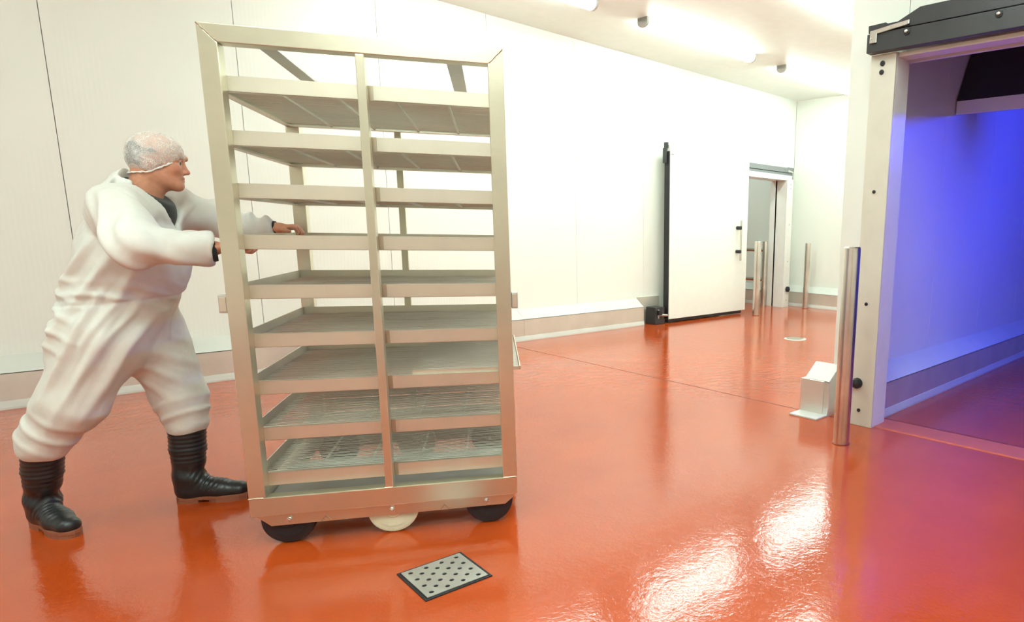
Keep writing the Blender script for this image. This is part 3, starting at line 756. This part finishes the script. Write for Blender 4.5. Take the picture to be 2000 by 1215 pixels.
def net_mat():
    m, nt, bs = new_mat('net_fabric')
    v = pos_node(nt, (1, 1, 1))
    vo = N(nt, 'ShaderNodeTexVoronoi', feature='DISTANCE_TO_EDGE', Scale=260.0); nt.links.new(v, vo.inputs['Vector'])
    r = ramp(nt, vo.outputs[0], [(.04, (.66,)*3), (.14, (.25,)*3)])
    nz = N(nt, 'ShaderNodeTexNoise', Scale=38.0, Detail=2.0); nt.links.new(v, nz.inputs['Vector'])
    r2_ = ramp(nt, nz.outputs[0], [(.45, (.0,)*3), (.70, (.22,)*3)])
    ad = N(nt, 'ShaderNodeMath', operation='ADD'); ad.use_clamp = True; nt.links.new(r, ad.inputs[0]); nt.links.new(r2_, ad.inputs[1])
    bs.inputs['Base Color'].default_value = (.86, .84, .80, 1); bs.inputs['Roughness'].default_value = .8
    nt.links.new(ad.outputs[0], bs.inputs['Alpha'])
    return m
M['net'] = net_mat()
M['band'] = cloth('net_band', (.82, .80, .74))
body = build_body()
for s in (-1, 1):
    e = HT((.0745, s*.033, -.005))
    ey = MB().lathe([(.0125*math.sin(PI*k/10)+1e-5, -.0125*math.cos(PI*k/10)) for k in range(11)], e, (0, 0, 1), 16).build('eye', M['eye'], body, smooth=True)
    d = Vector(HT((1, s*.0, -.08))-HT((0, 0, 0))).normalized()
    MB().lathe([(.0085, .0093), (.006, .0118), (.0005, .0130)], e, d, 14).build('iris', M['iris'], ey, smooth=True)

# hair and net: shells over the skull
def shell(name, off, keep, mat, st=.0034, ripple=0.):
    c = HCN
    ax = [np.arange(c[i]-.125, c[i]+.135, st) for i in range(3)]
    F = Field(*ax); head_prims(F, off, True)
    for s in (-1, 1): F.ell((-.030, s*(.076+off), -.004), (.020+off, .012, .034+off), k=.02, T=HT)
    P, Q = F.mesh(); P = relax(P, Q, 2)
    h = Hinv(P); nn = normals(P, Q)
    if ripple: P = P+nn*(ripple*np.sin(h[:, 0]*95+np.sin(h[:, 2]*60)*2.2+h[:, 1]*50)*np.sin(h[:, 2]*85+h[:, 0]*45))[:, None]
    kv = keep(h); Q = Q[kv[Q].all(1)]
    u = np.unique(Q); mp = -np.ones(len(P), int); mp[u] = np.arange(len(u))
    return to_obj(name, P[u], mp[Q], mat, MAN)
def net_edge(x): return np.interp(x, [-.11, -.09, -.03, .03, .07, .10], [-.058, -.055, -.052, -.022, .002, .016])
hair = shell('hair', .003, lambda h: (h[:, 2] < .066+.02*np.sin(h[:, 0]*60)) & (h[:, 0] < .012-.3*np.clip(h[:, 2], 0, 1)+.01*np.sin(h[:, 2]*200)) & (h[:, 2] > -.050) & ~((np.abs(h[:, 1]) > .07) & (h[:, 0] > -.052) & (h[:, 2] < .03)), M['hair'])
net = shell('hair_net', .0085, lambda h: h[:, 2] > net_edge(h[:, 0]), M['net'], ripple=.0012)
# gathered band along the net's edge
bp = []
for k in range(56):
    a = 2*PI*k/56; x = .099*math.cos(a)-.006 if math.cos(a) > 0 else .102*math.cos(a)-.006; y = .079*math.sin(a)
    z = float(net_edge(x))
    sc = 1.0 if z > -.02 else .96
    bp.append(HT((x*sc, y*sc+(0.006*math.copysign(1, y) if -.06 < x < 0 else 0), z+.0015*math.sin(k*2.7))))
MB().tube(bp, [.0034+.0012*math.sin(k*1.9) for k in range(56)], 6, closed=True).build('elastic_band', M['band'], net, smooth=True)

def vnoise(P, f, seed):
    r_ = np.random.RandomState(seed); out = 0
    for i in range(5):
        k = r_.randn(3); k /= np.linalg.norm(k); out = out+np.sin(P@k*f*(.7+.6*r_.rand())+r_.rand()*6.28)
    return out/2.6
def build_coverall():
    st = .0062
    F = Field(np.arange(-.38, .66, st), np.arange(-.47, .42, st), np.arange(.28, 1.47, st))
    F.seg((.025, 0, .79), (.085, 0, .95), (.185, .165), (.185, .165), k=.05)
    F.seg((.085, 0, .95), (.135, 0, 1.12), (.185, .165), (.19, .158), k=.05)
    F.seg((.135, 0, 1.12), (.165, 0, 1.27), (.195, .155), (.185, .125), k=.05)
    F.ell((.165, -.02, 1.08), (.155, .16, .14), k=.06)
    F.seg((.160, -.155, 1.295), (.215, .165, 1.305), (.085, .078), (.08, .08), k=.05, lat=(0, 0, 1))
    F.seg((.155, -.06, 1.33), (.175, 0, 1.385), .075, .07, k=.05); F.seg((.185, .07, 1.33), (.18, 0, 1.38), .075, .068, k=.05)
    # arms
    cR = (.512, -.276, 1.150)
    F.seg(SHR, ELR, .080, .076, k=.05)
    F.seg(ELR, cR, (.072, .072), (.055, .056), k=.03, flat=False) if False else F.seg(ELR, (.42, -.309, 1.156), .073, .061, k=.03)
    F.seg((.40, -.316, 1.157), cR, .064, .0600, k=.012, flat=True)
    cL = (.570, .288, 1.222)
    F.seg(SHL, ELL, .082, .064, k=.045); F.seg(ELL, (.47, .289, 1.226), .064, .052, k=.03); F.seg((.46, .289, 1.228), cL, .052, .046, k=.012, flat=True)
    # legs
    F.seg(HIPR, KNR, (.128, .135), (.105, .112), k=.06); F.seg(KNR, BTR, (.102, .108), (.082, .086), k=.04)
    F.seg((-.19, -.102, .41), (-.215, -.098, .365), .084, .080, k=.02)
    F.seg(HIPL, KNL, (.128, .125), (.098, .10), k=.05); F.seg(KNL, BTL, (.094, .095), (.080, .082), k=.04)
    F.seg((.197, .12, .41), (.196, .12, .365), .082, .079, k=.02)
    # V opening
    zb = 1.205
    def wedge(X, Y, Z):
        wv = np.clip((Z-zb), 0, 1)*.80
        return np.maximum(np.maximum(np.abs(Y-.012)-wv, zb-Z), .150+.55*np.clip(1.40-Z, 0, 1)*0-X+0*Y)*.8
    F.add(wedge, (.1, -.2, 1.2), (.5, .2, 1.47), .004, 's')
    # stand-up collar round the neck
    A = np.array((.165, 0, 1.33)); B_ = np.array((.215, 0, 1.47)); ax = (B_-A)/np.linalg.norm(B_-A)
    def collar(X, Y, Z):
        dx, dy, dz = X-A[0], Y-A[1], Z-A[2]; t = dx*ax[0]+dy*ax[1]+dz*ax[2]
        rad = np.sqrt(np.maximum(dx**2+dy**2+dz**2-t**2, 0)); rr = .098-.16*np.clip(t, 0, .2)
        d = np.maximum(np.abs(rad-rr)-.007, np.abs(t-.042)-.042)
        fr = (X-(.195+.1*(Z-1.33)))*.8
        return np.maximum(d, fr)
    F.add(collar, (.02, -.16, 1.28), (.34, .16, 1.47), .01)
    P, Q = F.mesh(); P = relax(P, Q, 3, .5); nn = normals(P, Q)
    x, y, z = P.T
    def fold(d, f, seed, sharp=2., wx=1.2, wf=9.):
        d = np.array(d, float); d /= np.linalg.norm(d)
        ph = P@d*f+wx*vnoise(P, wf, seed)
        s_ = .5+.5*np.sin(ph); return s_**sharp
    G = lambda c, r: np.exp(-(((P-np.array(c))/np.array(r))**2).sum(1))
    armR = np.clip((-.215-y)/.03, 0, 1)*np.clip((z-1.05)/.04, 0, 1); armL = np.clip((y-.235)/.03, 0, 1)*np.clip((z-1.1)/.04, 0, 1)
    torso = (1-np.maximum(armR, armL))
    D = np.zeros(len(P))
    # long diagonal folds of the near leg and hips, running from the crotch to the back of the knee
    D += 2.5*.0085*fold((.84, .1, -.55), 80, 3, 2.2, 1.5, 8)*G((.02, -.17, .72), (.22, .14, .20))*torso
    D += 1.9*.007*fold((.86, 0, -.5), 120, 5, 2., 1.4, 12)*G((.12, -.17, .83), (.17, .12, .15))*torso
    # torso: drag lines from the armpit down to the back of the waist
    D += 3.0*.0085*fold((.82, .1, -.57), 80, 11, 2.2, 1.4, 8)*G((.03, -.16, 1.06), (.17, .13, .14))*torso
    D += 2.6*.0075*fold((.35, 0, .94), 95, 13, 2., 1.3, 10)*G((-.08, -.05, .88), (.10, .22, .13))*torso
    D += 1.9*.006*fold((.2, .3, .94), 105, 17, 2., 1.5, 11)*G((.05, -.1, .97), (.25, .25, .05))*torso
    D += 1.9*.005*fold((.9, .4, .1), 60, 19, 2., 1.3, 9)*G((.27, -.05, 1.08), (.10, .18, .12))*torso
    # knees and tucked hems
    D += 1.2*.009*fold((.6, .1, .8), 90, 23, 2., 2.0, 16)*G((-.17, -.11, .44), (.14, .14, .09))
    D += 1.2*.008*fold((-.35, .1, .93), 90, 29, 2., 2.0, 16)*G((.195, .12, .43), (.14, .14, .07))
    D += 1.9*.007*fold((.55, 0, .83), 85, 31, 2., 1.6, 10)*G((.14, .08, .64), (.12, .12, .12))
    # sleeves
    D += 1.9*.007*fold((.75, -.3, .6), 85, 37, 2., 1.6, 12)*armR*G((.27, -.33, 1.2), (.12, .14, .12))
    D += .010*fold((.80, 0, .6), 62, 41, 2.2, 1.8, 12)*armR
    D += 1.9*.010*fold((.95, 0, .25), 105, 43, 2., 1.2, 12)*armL
    D += 1.9*.006*fold((.6, -.5, .6), 75, 47, 2., 1.6, 10)*G((.18, -.20, 1.28), (.13, .1, .1))
    D += .005*vnoise(P, 24, 53)*.5+.0015*vnoise(P, 70, 59)
    # waist seam, chest line, pocket opening, sleeve seam
    seam = z-(.935+.10*(x-.1)); D -= .0045*np.exp(-(seam/.0055)**2)*torso*(z > .8)
    zip_ = (y-.012)-0*x; D -= .004*np.exp(-(zip_/.005)**2)*(x > .2)*(z > .75)*(z < 1.23)*torso
    a, b = np.array((.255, -.145, .885)), np.array((.20, -.165, .735))
    t = np.clip(((P-a)@(b-a))/((b-a)@(b-a)), 0, 1); dd = P-(a+t[:, None]*(b-a)); dd = np.sqrt(dd[:, 0]**2+dd[:, 2]**2)
    D += np.where(y < -.05, -.008*np.exp(-(dd/.005)**2)+.004*np.exp(-((dd-.014)/.008)**2), 0)
    sl = np.sqrt((x-.14)**2*.6+(z-1.30)**2*.5)*0+((x-.12)*.25+(y+.175)*1.0+(z-1.30)*.35)
    D -= .003*np.exp(-(sl/.006)**2)*(y < -.1)*(z > 1.12)
    # lapel thickness along the V opening
    vd = np.abs(y-.012)-np.clip(z-zb, 0, 1)*.80
    D += .005*np.clip((vd+.012)/.008, 0, 1)*np.clip((.045-vd)/.01, 0, 1)*np.clip((z-zb+.02)/.02, 0, 1)*np.clip((x-.17)/.03, 0, 1)
    P = P+nn*D[:, None]
    P = relax(P, Q, 1, .25)
    return to_obj('coverall', P, Q, M['cotton'], MAN)
cover = build_coverall()
def build_tee():
    st = .006
    F = Field(np.arange(.05, .36, st), np.arange(-.18, .19, st), np.arange(1.12, 1.46, st))
    F.seg((.130, 0, 1.12), (.168, 0, 1.27), (.15, .130), (.14, .110), k=.04)
    F.seg((.172, 0, 1.28), (.19, .0, 1.335), (.11, .100), (.085, .085), k=.05)
    a = HT((-.022, 0, -.05)); n0 = np.array((.185, 0, 1.31)); ax = (a-n0)/np.linalg.norm(a-n0)
    F.seg(n0, n0+ax*.12, (.085, .080), (.074, .071), k=.01, flat=True)
    F.ell((.198, .008, 1.295), (.085, .10, .065), k=.03)
    F.add(lambda X, Y, Z: -((X-.150)*.61+(Z-1.425)*.79)+0*Y, (-1, -1, -1), (2, 2, 3), .003, 's')
    P, Q = F.mesh(); P = relax(P, Q, 2)
    return to_obj('t_shirt', P, Q, M['tee'], MAN)
tee = build_tee()
MB().tube([(.49, -.284, 1.141), (.512, -.277, 1.141), (.522, -.273, 1.142)], [.044, .042, .040], 20).build('shirt_cuff', M['tee'], tee, smooth=True)
MB().tube([(.55, .288, 1.223), (.572, .288, 1.2245), (.583, .2875, 1.226)], [.037, .036, .034], 20).build('shirt_cuff', M['tee'], tee, smooth=True)

def boot(heel, ang, ankle, top):
    ca, sa = math.cos(ang), math.sin(ang)
    T = lambda p: np.array([heel[0]+p[0]*ca-p[1]*sa, heel[1]+p[0]*sa+p[1]*ca, p[2]])
    st = .005
    lo = np.minimum(np.array([heel[0]-.09, heel[1]-.09, .015]), np.array(top)-.1); hi = np.maximum(T((.34, 0, .1)), np.array(top)+.1)
    lo = np.minimum(lo, T((.34, 0, .0))-.08); hi = np.maximum(hi, np.array([heel[0]+.09, heel[1]+.09, .1]))
    lo[2] = .012
    F = Field(*[np.arange(lo[i], hi[i], st) for i in range(3)])
    lat = T((0, 1, 0))-T((0, 0, 0))
    F.seg(T((.035, 0, .055)), T((.17, 0, .048)), (.038, .048), (.045, .040), lat=lat, k=.03)
    F.seg(T((.17, 0, .048)), T((.243, 0, .045)), (.046, .040), (.042, .033), lat=lat, k=.02)
    F.seg(T((.06, 0, .08)), T((.16, 0, .062)), (.036, .05), (.036, .03), lat=lat, k=.03)
    an = np.array(ankle); tp = np.array(top); md = an+(tp-an)*.45
    F.seg(T((.045, 0, .06)), an, (.042, .050), (.053, .060), lat=lat, k=.03)
    F.seg(an, md, (.053, .060), (.062, .068), lat=lat, k=.02); F.seg(md, tp, (.062, .068), (.070, .075), lat=lat, k=.015, flat=True)
    # flat underside
    F.add(lambda X, Y, Z: (Z-.020)+0*X+0*Y, lo-1, hi+1, .003, 's')
    P, Q = F.mesh(); P = relax(P, Q, 2); nn = normals(P, Q)
    loc = np.stack([(P[:, 0]-heel[0])*ca+(P[:, 1]-heel[1])*sa, -(P[:, 0]-heel[0])*sa+(P[:, 1]-heel[1])*ca, P[:, 2]], 1)
    D = .0016*np.sin(loc[:, 2]*330)*np.clip((loc[:, 2]-.17)/.05, 0, 1)
    D += .0022*np.sin((loc[:, 0]-loc[:, 2]*.6)*300)*np.exp(-((loc[:, 0]-.13)/.05)**2)*(loc[:, 2] > .06)*(loc[:, 2] < .15)
    D += .006*np.sin(loc[:, 2]*62+loc[:, 0]*20)*np.exp(-((loc[:, 2]-.14)/.05)**2)*np.exp(-((loc[:, 0]-.09)/.06)**2)
    P = P+nn*D[:, None]
    b = to_obj('boot', P, Q, M['boot'], MAN)
    out = []
    prof = [(-.008, .0), (-.004, .024), (.012, .038), (.05, .041), (.10, .038), (.16, .047), (.21, .049), (.25, .040), (.278, .022), (.286, 0)]
    ol = [T((x, y, 0)) for x, y in prof]+[T((x, -y, 0)) for x, y in prof[-2:0:-1]]
    MB().prism([(p[0], p[1]) for p in ol], 2, .014, .030).build('sole', M['sole'], b, bevel=.002)
    hl = [p for p in prof if p[0] <= .085]+[(.085, .036)]
    ho = [T((x, y, 0)) for x, y in hl]+[T((x, -y, 0)) for x, y in hl[::-1][:-1]]
    MB().prism([(p[0], p[1]) for p in ho], 2, 0, .014).build('heel', M['sole'], b)
    fo = [(.125, .03), (.16, .047), (.21, .048), (.25, .039), (.276, .021), (.283, 0)]
    f2 = [T((x, y, 0)) for x, y in fo]+[T((x, -y, 0)) for x, y in fo[::-1][1:]]
    MB().prism([(p[0], p[1]) for p in f2], 2, 0, .014).build('tread', M['sole'], b)
    return b
boot((.140, .108), -.05, (.185, .112, .12), (.198, .12, .385))
boot((-.315, -.015), -.72, (-.275, -.045, .12), (-.210, -.10, .385))
